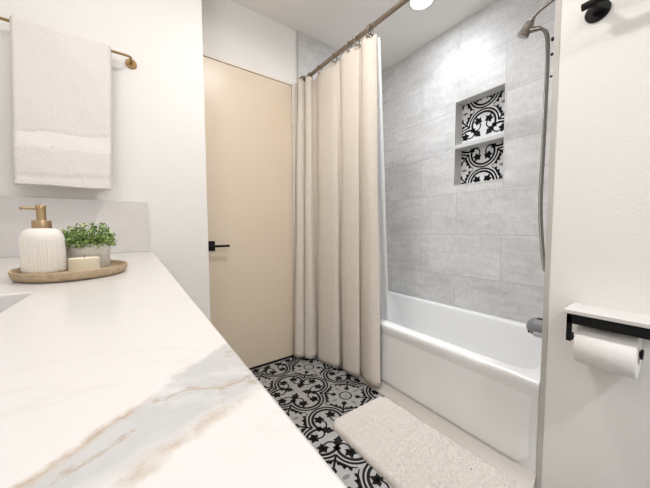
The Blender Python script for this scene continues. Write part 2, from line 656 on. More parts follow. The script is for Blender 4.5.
def clip(bm, co, no):
    bmesh.ops.bisect_plane(bm, geom=bm.verts[:] + bm.edges[:] + bm.faces[:], plane_co=co, plane_no=no, clear_outer=True)

# ------------------------------------------------------------------ the room
CEIL = 2.443
YD = 1.816            # face of the door wall
YT = 1.62             # face of the wall with the towel
XP = 0.3365           # corner of the towel wall
XW = 1.22             # face of the wall with the paper holder
YW = 0.325            # end of that wall, where the tub alcove begins
YF = 0.340            # tiled face of the faucet wall
XN = 1.937            # tiled long wall of the alcove
XL = -0.49            # vanity wall
YB = -1.55            # wall behind the camera

def build_floor():
    bm = bm_new()
    quad(bm, [(XL - 0.1, YB - 0.1, 0), (2.05, YB - 0.1, 0), (2.05, 2.05, 0), (XL - 0.1, 2.05, 0)])
    s = 0.2055
    b2 = bm_new()
    add_pattern(b2, lambda x, y: (0.783 + s * x, 1.4085 + s * y, 0.0004), -2, 1, -7, 1)
    clip(b2, (0.02, 0, 0), (-1, 0, 0))
    clip(b2, (1.24, 0, 0), (1, 0, 0))
    clip(b2, (0, YD + 0.012, 0), (0, 1, 0))
    me = bpy.data.meshes.new('tmp')
    bmesh.ops.recalc_face_normals(b2, faces=b2.faces)
    for f in b2.faces:
        if f.normal.z < 0:
            f.normal_flip()
    b2.to_mesh(me)
    b2.free()
    bm.from_mesh(me)
    bpy.data.meshes.remove(me)
    me = bpy.data.meshes.new('floor')
    bm.to_mesh(me)
    bm.free()
    for m in (M_FLOOR, M_BLACKPAT, M_PATGREY):
        me.materials.append(m)
    o = bpy.data.objects.new('floor', me)
    C.objects.link(o)
    o['kind'] = 'structure'
    o['label'] = 'black and grey patterned encaustic tile floor'
    o['category'] = 'floor'
build_floor()

bm = bm_new()
box(bm, (XL - 0.1, YB - 0.1, CEIL), (2.1, 2.05, CEIL + 0.08))
struct('ceiling', bm, M_CEIL, 'plain off-white painted ceiling', 'ceiling')

bm = bm_new()
box(bm, (XL, YT, 0), (XP, YD + 0.1, CEIL), 0.004, 2)
struct('wall_left', bm, M_WALL, 'white textured wall behind the hanging towel', 'wall')

DX0, DX1, DZ = 0.345, 0.976, 2.035
bm = bm_new()
box(bm, (XP - 0.01, YD, DZ + 0.012), (2.05, YD + 0.1, CEIL))
box(bm, (DX1 + 0.014, YD, 0), (2.05, YD + 0.1, DZ + 0.012))
struct('wall_back', bm, M_WALL, 'white painted wall around and above the cream door', 'wall')

bm = bm_new()
box(bm, (XW, YB, 0), (XW + 0.12, YW, CEIL))
box(bm, (XW + 0.12, YW - 0.12, 0), (2.05, YW, CEIL))
struct('wall_right', bm, M_WALL, 'white textured wall carrying the toilet paper holder', 'wall')
bm = bm_new()
box(bm, (XW + 0.003, YW, 0), (XN, YF, CEIL))
struct('wall_faucet', bm, M_TILE_X, 'grey tiled end wall of the tub alcove under the shower arm', 'wall')
bm = bm_new()
box(bm, (XL - 0.1, YB, 0), (XL, YD + 0.1, CEIL))
struct('wall_vanity', bm, M_WALL, 'white wall along the back of the vanity', 'wall')
bm = bm_new()
box(bm, (XL - 0.1, YB - 0.1, 0), (XW + 0.12, YB, CEIL))
struct('wall_front', bm, M_WALL, 'white wall facing the door', 'wall')

# tiled long wall with its niche
NY0, NY1, NZ0, NZ1, ND = 0.778, 1.098, 1.305, 1.897, 0.09
bm = bm_new()
ys = [YF - 0.1, NY0, NY1, YD + 0.1]
zs = [0, NZ0, NZ1, CEIL]
g = [[bm.verts.new((XN, y, z)) for z in zs] for y in ys]
for i in range(3):
    for j in range(3):
        if i == 1 and j == 1:
            continue
        bm.faces.new((g[i][j], g[i + 1][j], g[i + 1][j + 1], g[i][j + 1]))
inner = {}
def nv(y, z):
    return bm.verts.new((XN + ND, y, z))
q = [g[1][1], g[2][1], g[2][2], g[1][2]]
r = [nv(NY0, NZ0), nv(NY1, NZ0), nv(NY1, NZ1), nv(NY0, NZ1)]
for i in range(4):
    f = bm.faces.new((q[i], q[(i + 1) % 4], r[(i + 1) % 4], r[i]))
    f.material_index = 1
bm.faces.new(r).material_index = 1
me_fix = struct('wall_shower', bm, [M_TILE_Y, M_NICHE], 'grey cement-look tiled long wall of the tub alcove with a niche', 'wall')
bm = bm_new()
b = bm_new()
ps = 0.2055
add_pattern(b, lambda x, y: (XN + ND - 0.0024, 0.945 + ps * x, 1.622 + ps * y), -1, 1, -1, 1)
clip(b, (0, NY0 + 0.001, 0), (0, -1, 0))
clip(b, (0, NY1 - 0.001, 0), (0, 1, 0))
clip(b, (0, 0, NZ0 + 0.001), (0, 0, -1))
clip(b, (0, 0, NZ1 - 0.001), (0, 0, 1))
box(b, (XN + ND - 0.002, NY0 + 0.001, NZ0 + 0.001), (XN + ND + 0.01, NY1 - 0.001, NZ1 - 0.001))
bm.free()
o = obj('niche_panel', b, [M_PATWHITE, M_BLACKPAT, M_PATGREY], me_fix)
o['kind'] = 'structure'
o['label'] = 'black and white patterned tile at the back of the niche'
bm = bm_new()
box(bm, (XN - 0.002, NY0, 1.565), (XN + ND - 0.003, NY1, 1.592), 0.002)
o = obj('niche_shelf', bm, M_NICHE, me_fix)
o['kind'] = 'structure'
bm = bm_new()
tt = 0.008
box(bm, (XN - 0.002, NY0 - tt, NZ0 - tt), (XN + 0.004, NY0, NZ1 + tt))
box(bm, (XN - 0.002, NY1, NZ0 - tt), (XN + 0.004, NY1 + tt, NZ1 + tt))
box(bm, (XN - 0.002, NY0, NZ0 - tt), (XN + 0.004, NY1, NZ0))
box(bm, (XN - 0.002, NY0, NZ1), (XN + 0.004, NY1, NZ1 + tt))
o = obj('niche_edging', bm, M_NICHE, me_fix)
o['kind'] = 'structure'

# tile on the door wall inside the alcove, with its edge strip
bm = bm_new()
box(bm, (1.034, YD - 0.012, 0), (XN + 0.01, YD + 0.001, CEIL))
struct('wall_alcove_end', bm, M_TILE_X, 'grey tiled end wall of the tub alcove behind the curtain', 'wall')
bm = bm_new()
box(bm, (1.026, YD - 0.014, 0), (1.034, YD + 0.001, CEIL))
struct('trim_1', bm, M_TRIM, 'thin strip edging the alcove tile beside the door', 'trim')
bm = bm_new()
box(bm, (XW - 0.002, YW, 0), (XW + 0.003, YF + 0.001, CEIL))
struct('trim_2', bm, M_TRIM, 'grey strip down the wall corner beside the tub', 'trim')

# ------------------------------------------------------------------ door
bm = bm_new()
box(bm, (DX1 + 0.003, YD - 0.012, 0), (1.0, YD + 0.1, DZ + 0.012), 0.002)
box(bm, (1.0, YD - 0.006, 0), (1.025, YD + 0.05, DZ + 0.03), 0.002)
box(bm, (XP - 0.004, YD - 0.010, DZ + 0.004), (DX1 + 0.003, YD + 0.1, DZ + 0.022), 0.002)
struct('trim_3', bm, M_JAMB, 'slim painted frame around the cream door', 'door frame')
bm = bm_new()
box(bm, (DX0, YD - 0.008, 0.019), (DX1, YD + 0.03, DZ), 0.002)
door = struct('door_1', bm, M_DOOR, 'flat cream painted door with a black lever', 'door')
bm = bm_new()
box(bm, (0.353, YD - 0.0165, 0.852), (0.413, YD - 0.0075, 0.914), 0.0015)
hp = obj('door_handle', bm, M_BLACK, door)
hp['kind'] = 'structure'
hp['label'] = 'black square rose with a slim lever'
bm = bm_new()
lathe(bm, [(0.0, -0.045), (0.010, -0.045), (0.010, 0), (0, 0)], 20, (0.383, YD - 0.0165, 0.883), 'Y')
box(bm, (0.374, YD - 0.064, 0.876), (0.492, YD - 0.052, 0.890), 0.002)
o = obj('lever', bm, M_BLACK, hp)
o['kind'] = 'structure'
bm = bm_new()
box(bm, (DX0 + 0.002, YD - 0.004, 0.002), (DX1 - 0.002, YD + 0.02, 0.0195))  # black strip painted in for the shade under the door
o = obj('door_gap_shade', bm, M_BLACK, door)
o['kind'] = 'structure'
for z in (0.24, 1.79):
    bm = bm_new()
    lathe(bm, [(0, -0.045), (0.006, -0.045), (0.006, 0.045), (0, 0.045)], 14, (DX1 + 0.001, YD - 0.013, z))
    o = obj('hinge', bm, M_DOOR, door, smooth=True, angle=40)
    o['kind'] = 'structure'
# black board behind the door stands in for the unlit space
bm = bm_new()
box(bm, (XP - 0.01, YD + 0.1, 0), (1.1, YD + 0.13, 2.2))
struct('wall_dark_backing', bm, M_BLACK, 'black board standing in for the dark behind the closed door', 'wall')

# ------------------------------------------------------------------ bathtub
def rrect(x0, x1, y0, y1, r, n=8):
    pts = []
    for cx, cy, a in ((x1 - r, y1 - r, 0), (x0 + r, y1 - r, PI / 2), (x0 + r, y0 + r, PI), (x1 - r, y0 + r, 3 * PI / 2)):
        for k in range(n + 1):
            t = a + PI / 2 * k / n
            pts.append((cx + r * math.cos(t), cy + r * math.sin(t)))
    return pts

TX0, TX1, TY0, TY1, TZ = 1.214, XN - 0.002, YF + 0.002, YD - 0.0135, 0.412
def build_tub():
    t = thing('bathtub', 'white alcove bathtub with a plain raised front panel', 'bathtub', ((TX0 + TX1) / 2, (TY0 + TY1) / 2, 0))
    bm = bm_new()
    loops = []
    def L(x0, x1, y0, y1, r, z):
        loops.append([bm.verts.new((x, y, z)) for x, y in rrect(x0, x1, y0, y1, r)])
    L(TX0 + 0.006, TX1, TY0, TY1, 0.004, 0.0)
    L(TX0 + 0.006, TX1, TY0, TY1, 0.004, 0.36)
    L(TX0, TX1, TY0, TY1, 0.004, 0.375)
    for a in range(0, 91, 15):                   # rolled outer lip
        c = math.radians(a)
        i = 0.018 * (1 - math.cos(c))
        L(TX0 + i, TX1 - i * 0.2, TY0 + i * 0.2, TY1 - i * 0.2, 0.004 + i * 0.3, TZ - 0.018 + 0.018 * math.sin(c))
    ix0, ix1, iy0, iy1 = TX0 + 0.055, TX1 - 0.045, TY0 + 0.035, TY1 - 0.07
    for a in range(0, 91, 15):                   # inner lip rolls down into the basin
        c = math.radians(a)
        i = 0.022 * math.sin(c)
        L(ix0 + i, ix1 - i, iy0 + i, iy1 - i, 0.08, TZ - 0.022 * (1 - math.cos(c)))
    for f, z in ((0.25, 0.33), (0.5, 0.22), (0.8, 0.12), (1.05, 0.085), (1.5, 0.068)):
        e = 0.022 + 0.05 * f
        L(ix0 + e, ix1 - e, iy0 + e + 0.02 * f, iy1 - e - 0.16 * f, 0.12, z)
    for a, b in zip(loops, loops[1:]):
        n = len(a)
        for k in range(n):
            bm.faces.new((a[k], a[(k + 1) % n], b[(k + 1) % n], b[k]))
    bm.faces.new(loops[-1])
    obj('basin', bm, M_TUB, t, smooth=True, angle=40)
    # raised front panel with rounded lower corners
    bm = bm_new()
    y0, y1, z0, z1, rr = TY0 + 0.022, TY1 - 0.022, 0.052, 0.372, 0.055
    out = []
    for cy, cz, a in ((y1 - rr, z0 + rr, -PI / 2), (y1 - 0.001, z1 - 0.001, 0), (y0 + 0.001, z1 - 0.001, PI / 2), (y0 + rr, z0 + rr, PI)):
        r_ = rr if cz < 0.2 else 0.001
        for k in range(9):
            th = a + PI / 2 * k / 8
            out.append((cy + r_ * math.cos(th), cz + r_ * math.sin(th)))
    cyc, czc = (y0 + y1) / 2, (z0 + z1) / 2
    ls = []
    for x, ins in ((TX0 + 0.007, 0), (TX0 + 0.003, 0.002), (TX0 - 0.002, 0.010), (TX0 - 0.003, 0.016)):
        ls.append([bm.verts.new((TX0 + 0.007 + (x - TX0 - 0.007) * (1.0 if z < 0.2 else 0.0), y + (ins if y < cyc else -ins), z + (ins if z < czc else 0))) for y, z in out])
    for a, b in zip(ls, ls[1:]):
        n = len(a)
        for k in range(n):
            bm.faces.new((a[k], a[(k + 1) % n], b[(k + 1) % n], b[k]))
    bm.faces.new(ls[-1])
    obj('front_panel', bm, M_TUB, t, smooth=True, angle=50)
    bm = bm_new()
    pr = [(TX0 + 0.008, 0.0), (TX0 - 0.045, 0.0), (TX0 - 0.045, 0.005), (TX0 - 0.030, 0.014), (TX0 - 0.008, 0.03), (TX0 + 0.004, 0.048), (TX0 + 0.008, 0.048)]
    a = [bm.verts.new((x, TY0, z)) for x, z in pr]
    b = [bm.verts.new((x, TY1, z)) for x, z in pr]
    for k in range(len(pr)):
        k2 = (k + 1) % len(pr)
        bm.faces.new((a[k], a[k2], b[k2], b[k]))
    bm.faces.new(a)
    bm.faces.new(b)
    obj('base_strip', bm, M_CAULK, t, smooth=True, angle=40)
build_tub()

# tub spout with its soft grey cover
SX = 1.58
def build_spout():
    t = thing('tub_spout', 'grey rubber covered tub spout on the tiled end wall', 'spout', (SX, YF, 0.5))
    bm = bm_new()
    prof = []
    L = 0.165
    r = 0.047
    prof.append((0, 0))
    prof.append((r * 0.96, 0))
    prof.append((r, 0.004))
    prof.append((r, L - r))
    for k in range(1, 9):
        a = PI / 2 * k / 8
        prof.append((r * math.cos(a) if k < 8 else 0, L - r + r * math.sin(a)))
    lathe(bm, prof, 32, (SX, YF, 0.507), 'Y')
    for v in bm.verts:                          # flat underside, like a loaf
        if v.co.z < 0.478:
            v.co.z = 0.478 - (0.478 - v.co.z) * 0.25
    obj('cover', bm, M_RUBBER, t, smooth=True, angle=60)
    bm = bm_new()
    box(bm, (SX - 0.016, YF + 0.098, 0.548), (SX + 0.006, YF + 0.122, 0.5546), 0.002)
    obj('slot', bm, M_BLACK, t, smooth=True, angle=40)
    bm = bm_new()
    tube(bm, [(SX - 0.030, YF + 0.140, 0.487), (SX - 0.037, YF + 0.147, 0.487)], 0.0045, 10)
    obj('side_hole', bm, M_BLACK, t, smooth=True)
    bm = bm_new()
    box(bm, (SX - 0.05, YF + 0.055, 0.474), (SX - 0.035, YF + 0.125, 0.497), 0.006)
    obj('lower_lip', bm, M_RUBBERLIGHT, t, smooth=True, angle=50)
build_spout()

# ------------------------------------------------------------------ shower head and hose
def build_shower():
    t = thing('hand_shower', 'brushed nickel hand shower on a curved arm', 'shower', (SX, YF, 2.03))
    bm = bm_new()
    pts = crom([(SX, YF, 2.005), (SX, YF + 0.05, 2.020), (SX, YF + 0.10, 2.018), (SX, YF + 0.14, 2.008), (SX, YF + 0.168, 1.997), (SX, YF + 0.188, 1.982)], 6)
    tube(bm, pts, 0.0085, 16)
    obj('arm', bm, M_NICKEL, t, smooth=True, angle=50)
    bm = bm_new()
    lathe(bm, [(0, 0), (0.028, 0), (0.026, 0.008), (0.012, 0.012), (0, 0.012)], 28, (SX, YF, 2.005), 'Y')
    obj('flange', bm, M_NICKEL, t, smooth=True, angle=40)
    d = Vector((0, 0.042, -0.066)).normalized()
    a = Vector((SX, YF + 0.185, 1.986))
    bm = bm_new()
    seg = [(0, 0.012), (0.012, 0.012), (0.013, 0.0155), (0.018, 0.0155), (0.0185, 0.0125), (0.022, 0.0125), (0.023, 0.019), (0.028, 0.0205), (0.045, 0.0215), (0.060, 0.0235), (0.071, 0.0265), (0.076, 0.027), (0.079, 0.025)]
    tube(bm, [a + d * s for s, _ in seg], [r for _, r in seg], 26)
    obj('head', bm, M_NICKEL, t, smooth=True, angle=35)
    bm = bm_new()
    tube(bm, [a + d * 0.0785, a + d * 0.081], 0.0235, 24)
    obj('spray_face', bm, M_RUBBERLIGHT, t)
    # hose outlet
    bm = bm_new()
    b = Vector((SX + 0.004, 0.540, 1.935))
    e = Vector((SX + 0.010, 0.499, 1.9235))
    tube(bm, [b, b.lerp(e, 0.5), b.lerp(e, 0.52), e], [0.0125, 0.0125, 0.0105, 0.0105], 18)
    obj('hose_outlet', bm, M_NICKEL, t, smooth=True, angle=40)
    bm = bm_new()
    A = [(0.500, 1.9238), (0.4900, 1.9160), (0.4790, 1.8920), (0.4715, 1.8473), (0.4695, 1.7208), (0.4706, 1.5855), (0.4727, 1.3561), (0.4748, 1.0976), (0.4620, 0.9062), (0.4490, 0.800)]
    loop = [(1.592, y, z) for y, z in A] + [(1.606, 0.4475, 0.784)]
    for i, (y, z) in enumerate(A[::-1]):
        loop.append((1.617, y * 1.617 / 1.592 - 0.0055, 0.986 + (z - 0.986) * 1.617 / 1.592) if i < 8 else (1.605 - 0.006 * (i - 8), y, z))
    tube(bm, crom(loop, 8), 0.0062, 14)
    obj('hose', bm, M_HOSE, t, smooth=True, angle=60)
build_shower()

# small black hook on the faucet wall, seen edge-on
t = thing('wall_hook', 'tiny black hook strip on the tile beside the shower hose', 'hook', (1.26, YF, 1.60))
bm = bm_new()
box(bm, (1.2585, YF, 1.528), (1.2615, YF + 0.006, 1.680), 0.001)
box(bm, (1.2585, YF + 0.006, 1.618), (1.2615, YF + 0.012, 1.668), 0.0005)
obj('back_plate', bm, M_BLACK, t)
for z, r in ((1.669, 0.0065), (1.616, 0.005), (1.538, 0.0032)):
    bm = bm_new()
    lathe(bm, [(0, 0), (r * 0.6, 0), (r * 0.6, 0.010), (r, 0.012), (r, 0.018), (0, 0.019)], 14, (1.260, YF + 0.002, z), 'Y')
    obj('peg', bm, M_BLACK, t, smooth=True, angle=40)

# ------------------------------------------------------------------ curtain, rod, rings, liner
def rod_at(y):
    return 1.072 + (YD - y) * 0.052
ROD_Z = 2.100
t = thing('curtain_rod', 'brushed nickel shower curtain rod below the ceiling', 'curtain rod', (rod_at(YD - 0.014), YD - 0.012, ROD_Z))
bm = bm_new()
pts = [(rod_at(y), y, ROD_Z) for y in (YD - 0.013, 1.6, 1.3, 1.0, 0.75)]
pts += crom([(rod_at(0.6), 0.6, ROD_Z), (rod_at(0.45), 0.45, ROD_Z), (1.155, 0.33, ROD_Z), (1.175, 0.285, ROD_Z), (XW - 0.004, 0.27, ROD_Z)], 6)
tube(bm, pts, 0.0125, 20)
obj('pole', bm, M_RODMETAL, t, smooth=True, angle=50)
bm = bm_new()
lathe(bm, [(0, 0), (0.032, 0), (0.030, -0.010), (0.017, -0.016), (0.0145, -0.03), (0, -0.03)], 28, (rod_at(YD), YD - 0.012, ROD_Z), 'Y')
obj('flange', bm, M_RODMETAL, t, smooth=True, angle=40)
bm = bm_new()
lathe(bm, [(0, 0), (0.032, 0), (0.030, -0.010), (0.017, -0.016), (0.0145, -0.02), (0, -0.02)], 28, (XW - 0.001, 0.27, ROD_Z), 'X')
obj('flange', bm, M_RODMETAL, t, smooth=True, angle=40)

TOP = [(1.085, 1.795), (1.013, 1.776), (1.022, 1.745), (1.085, 1.745), (1.040, 1.715), (1.058, 1.680), (1.105, 1.690), (1.086, 1.60), (1.092, 1.49),
       (1.106, 1.44), (1.122, 1.42), (1.096, 1.37), (1.102, 1.30), (1.116, 1.245), (1.132, 1.235), (1.106, 1.19), (1.110, 1.145), (1.138, 1.116), (1.152, 1.128)]
BOT = [(1.090, 1.790), (0.955, 1.765), (0.985, 1.710), (1.090, 1.735), (1.005, 1.700), (1.030, 1.645), (1.105, 1.660), (1.065, 1.60), (1.085, 1.49),
       (1.118, 1.44), (1.168, 1.45), (1.122, 1.385), (1.122, 1.32), (1.150, 1.265), (1.180, 1.275), (1.150, 1.205), (1.146, 1.14), (1.178, 1.108), (1.196, 1.120)]
def build_curtain():
    bm = bm_new()
    uvl = bm.loops.layers.uv.new('UVMap')
    tp = crom([(x, y, 0) for x, y in TOP], 9)
    bt = crom([(x, y, 0) for x, y in BOT], 9)
    n = len(tp)
    arc_ = [0]
    for i in range(1, n):
        arc_.append(arc_[-1] + (bt[i] - bt[i - 1]).length)
    NR = 64
    zb = 0.035
    rows = []
    ring_i = [9 * k for k in (1, 4, 7, 9, 12, 14, 16, 18)]
    for r in range(NR + 1):
        v = r / NR
        row = []
        for i in range(n):
            # the top edge sags a little between the rings
            dist = min(abs(arc_[i] - arc_[k]) for k in ring_i)
            ztop = 2.072 - 0.10 * min(dist, 0.12) ** 2 / 0.12
            w = v ** 0.85
            x = bt[i].x * (1 - w) + tp[i].x * w
            y = bt[i].y * (1 - w) + tp[i].y * w
            z = zb + (ztop - zb) * v
            wob = noise.noise(Vector((arc_[i] * 5, z * 1.6, 3))) * 0.010 * (4 * v * (1 - v))
            row.append(bm.verts.new((x - wob, y, z)))
        rows.append(row)
    for r in range(NR):
        for i in range(n - 1):
            f = bm.faces.new((rows[r][i], rows[r][i + 1], rows[r + 1][i + 1], rows[r + 1][i]))
            for lp, (a, b) in zip(f.loops, ((i, r), (i + 1, r), (i + 1, r + 1), (i, r + 1))):
                lp[uvl].uv = (arc_[a], b / NR * 2.03)
    o = obj('shower_curtain', bm, M_CURTAIN, smooth=True)
    md = o.modifiers.new('thick', 'SOLIDIFY')
    md.thickness = 0.003
    md.offset = 0
    tag(o, 'beige waffle-weave shower curtain gathered beside the door', 'shower curtain')
    return [tp[k] for k in ring_i]
ring_pts = build_curtain()

def build_rings():
    first = None
    for p in ring_pts:
        y = p.y
        rx = rod_at(y)
        bm = bm_new()
        # ring around the rod, hanging through the top hem
        cz = ROD_Z - 0.012
        pts = []
        for k in range(28):
            a = 2 * PI * k / 28
            pts.append((rx + 0.021 * math.cos(a), y + 0.004 * math.sin(2 * a), cz + 0.027 * math.sin(a)))
        tube(bm, pts, 0.0036, 10, closed=True)
        tag(obj('curtain_ring', bm, M_RODMETAL, smooth=True), 'brushed nickel ring hooking the beige curtain to the rod', 'curtain ring', 'curtain rings along the shower rod')
        if first is None:
            first = 1
build_rings()

def build_liner():
    bm = bm_new()
    T = [(1.135, 1.30), (1.142, 1.24), (1.140, 1.19), (1.150, 1.15), (1.152, 1.122), (1.160, 1.106)]
    B = [(1.300, 1.30), (1.305, 1.25), (1.300, 1.21), (1.308, 1.18), (1.306, 1.164), (1.316, 1.154)]
    tp = crom([(x, y, 0) for x, y in T], 6)
    bt = crom([(x, y, 0) for x, y in B], 6)
    rows = []
    for r in range(41):
        v = r / 40
        rows.append([bm.verts.new((b.x * (1 - v) + a.x * v, b.y * (1 - v) + a.y * v, 0.27 + (2.06 - 0.27) * v)) for a, b in zip(tp, bt)])
    for a, b in zip(rows, rows[1:]):
        for i in range(len(a) - 1):
            bm.faces.new((a[i], a[i + 1], b[i + 1], b[i]))
    o = obj('shower_liner', bm, M_LINER, smooth=True)
    md = o.modifiers.new('thick', 'SOLIDIFY')
    md.thickness = 0.0012
    tag(o, 'plain white liner hanging inside the tub behind the beige curtain', 'liner')
build_liner()

# ------------------------------------------------------------------ bath mat
def build_mat():
    bm = bm_new()
    x0, x1, y0, y1, r = 0.772, 1.158, 0.28, 1.062, 0.045
    nx, ny = 150, 300
    grid = []
    for j in range(ny + 1):
        row = []
        for i in range(nx + 1):
            u, v = i / nx, j / ny
            x, y = x0 + (x1 - x0) * u, y0 + (y1 - y0) * v
            # rounded corners
            dx, dy = max(x0 + r - x, x - x1 + r, 0), max(y0 + r - y, y - y1 + r, 0)
            if dx > 0 and dy > 0 and math.hypot(dx, dy) > 0:
                k = max(dx, dy) / math.hypot(dx, dy)
                x += (dx - dx * k) * (1 if x < (x0 + x1) / 2 else -1)
                y += (dy - dy * k) * (1 if y < (y0 + y1) / 2 else -1)
            e = min(i, nx - i, j, ny - j)
            ed = min(1.0, e / 4)
            z = 0.003 + 0.021 * math.sqrt(ed)
            p = Vector((x, y, 0))
            z += ed * (0.0040 * noise.noise(p * 170) + 0.0060 * noise.noise(p * 420) + 0.0020 * noise.noise(p * 45))
            jx = ed * 0.0012 * noise.noise(p * 260 + Vector((9, 0, 0)))
            # soft ragged rim
            if e == 0:
                jx += 0.002 * noise.noise(p * 120)
            row.append(bm.verts.new((x + jx + (y - 0.7) * -0.016, y + jx, z)))
        grid.append(row)
    for j in range(ny):
        for i in range(nx):
            bm.faces.new((grid[j][i], grid[j][i + 1], grid[j + 1][i + 1], grid[j + 1][i]))
    # closed underside
    rim = [grid[0][i] for i in range(nx)] + [grid[j][nx] for j in range(ny)] + [grid[ny][i] for i in range(nx, 0, -1)] + [grid[j][0] for j in range(ny, 0, -1)]
    low = [bm.verts.new((v.co.x, v.co.y, 0.0006)) for v in rim]
    n = len(rim)
    for k in range(n):
        bm.faces.new((rim[k], rim[(k + 1) % n], low[(k + 1) % n], low[k]))
    bm.faces.new(low)
    tag(obj('bath_mat', bm, M_MAT, smooth=True), 'ivory shaggy bath mat lying along the tub', 'bath mat')
build_mat()

# ------------------------------------------------------------------ vanity
CZ = 0.8794
CX1 = 0.0696
SKX0, SKX1, SKY0, SKY1 = -0.42, -0.148, 0.16, 0.676
def build_vanity():
    t = thing('vanity_cabinet', 'white vanity cabinet under the marble counter', 'cabinet', (-0.22, 0.4, 0))
    bm = bm_new()
    a, b, c0, c1 = XL + 0.003, 0.028, -0.55, YT - 0.002
    zt = CZ - 0.0305
    box(bm, (a, c0, 0.10), (a + 0.015, c1, zt))
    box(bm, (b - 0.016, c0, 0.10), (b, c1, zt))
    box(bm, (a, c0, 0.10), (b, c0 + 0.016, zt))
    box(bm, (a, c1 - 0.016, 0.10), (b, c1, zt))
    box(bm, (a, c0, 0.10), (b, c1, 0.116))
    box(bm, (a, c0, 0.0), (-0.03, c1, 0.10))
    obj('body', bm, M_CAB, t)
    ys = [-0.545, -0.005, 0.535, 1.075, 1.615]
    for k in range(4):
        bm = bm_new()
        a, b = ys[k] + 0.003, ys[k + 1] - 0.003
        box(bm, (0.028, a, 0.115), (0.042, b, CZ - 0.04), 0.001)
        box(bm, (0.041, a, 0.115), (0.047, a + 0.06, CZ - 0.04), 0.001)
        box(bm, (0.041, b - 0.06, 0.115), (0.047, b, CZ - 0.04), 0.001)
        box(bm, (0.041, a + 0.06, 0.115), (0.047, b - 0.06, 0.175), 0.001)
        box(bm, (0.041, a + 0.06, CZ - 0.10), (0.047, b - 0.06, CZ - 0.04), 0.001)
        d = obj('cabinet_door', bm, M_CAB, t)
    # counter slab with the sink cut-out
    bm = bm_new()
    X0 = XL + 0.001
    def ring(x0, x1, y0, y1, r, z):
        return [bm.verts.new((x, y, z)) for x, y in rrect(x0, x1, y0, y1, r, 6)]
    e = 0.0025
    zt, zb = CZ, CZ - 0.03
    ob = ring(X0, CX1, -0.56, YT - 0.001, 0.003, zb)
    o1 = ring(X0, CX1, -0.56, YT - 0.001, 0.003, zt - e)
    o2 = ring(X0 + e, CX1 - e, -0.56 + e, YT - 0.001 - e, 0.002, zt)
    i2 = ring(SKX0 - e, SKX1 + e, SKY0 - e, SKY1 + e, 0.014, zt)
    i1 = ring(SKX0, SKX1, SKY0, SKY1, 0.012, zt - e)
    ib = ring(SKX0, SKX1, SKY0, SKY1, 0.012, zb)
    seq = [ob, o1, o2, i2, i1, ib, ob]
    for a, b in zip(seq, seq[1:]):
        n = len(a)
        for k in range(n):
            bm.faces.new((a[k], a[(k + 1) % n], b[(k + 1) % n], b[k]))
    o = obj('vanity_countertop', bm, M_MARBLE, smooth=True, angle=30)
    tag(o, 'white marble vanity countertop with grey and gold veining', 'countertop')
    bm = bm_new()
    box(bm, (X0, YT - 0.021, CZ), (0.055, YT - 0.001, 1.123), 0.002)
    tag(obj('side_splash', bm, M_MARBLE), 'low white marble splash standing on the counter against the wall', 'backsplash')
    # sink bowl hangs under the slab
    bm = bm_new()
    def r2(x, z, r):
        return [bm.verts.new((a, b, z)) for a, b in rrect(SKX0 - x, SKX1 + x, SKY0 - x, SKY1 + x, r, 6)]
    seq = [r2(0.03, zb - 0.012, 0.02), r2(0.03, zb - 0.0005, 0.02), r2(0.004, zb - 0.0005, 0.016), r2(0.001, zb - 0.012, 0.014), r2(-0.006, zb - 0.09, 0.02), r2(-0.03, zb - 0.118, 0.04), r2(-0.09, zb - 0.125, 0.03)]
    for a, b in zip(seq, seq[1:]):
        n = len(a)
        for k in range(n):
            bm.faces.new((a[k], a[(k + 1) % n], b[(k + 1) % n], b[k]))
    bm.faces.new(seq[-1])
    tag(obj('undermount_sink', bm, M_SINK, smooth=True, angle=50), 'rectangular white sink set under the marble counter', 'sink')
build_vanity()

# ------------------------------------------------------------------ tray and the things on it
TC = Vector((-0.1225, 0.888, CZ))
def build_tray():
    bm = bm_new()
    prof = [(0.0, 0.0003), (0.90, 0.0003), (0.955, 0.003), (0.985, 0.009), (1.0, 0.018), (0.995, 0.0205), (0.975, 0.0210), (0.955, 0.0195), (0.93, 0.012), (0.90, 0.0085), (0.0, 0.008)]
    n = 80
    ax, ay = 0.1045, 0.140
    rings = []
    for f, z in prof:
        if f == 0:
            rings.append([bm.verts.new(TC + Vector((0, 0, z)))])
        else:
            rings.append([bm.verts.new(TC + Vector((ax * f * math.cos(2 * PI * k / n), ay * f * math.sin(2 * PI * k / n), z))) for k in range(n)])
    for a, b in zip(rings, rings[1:]):
        for k in range(n):
            k2 = (k + 1) % n
            if len(a) == 1:
                bm.faces.new((a[0], b[k], b[k2]))
            elif len(b) == 1:
                bm.faces.new((a[k], a[k2], b[0]))
            else:
                bm.faces.new((a[k], a[k2], b[k2], b[k]))
    tag(obj('oval_tray', bm, M_TRAY, smooth=True, angle=60), 'sand coloured oval stone tray on the marble counter', 'tray')
build_tray()
TB = CZ + 0.0083

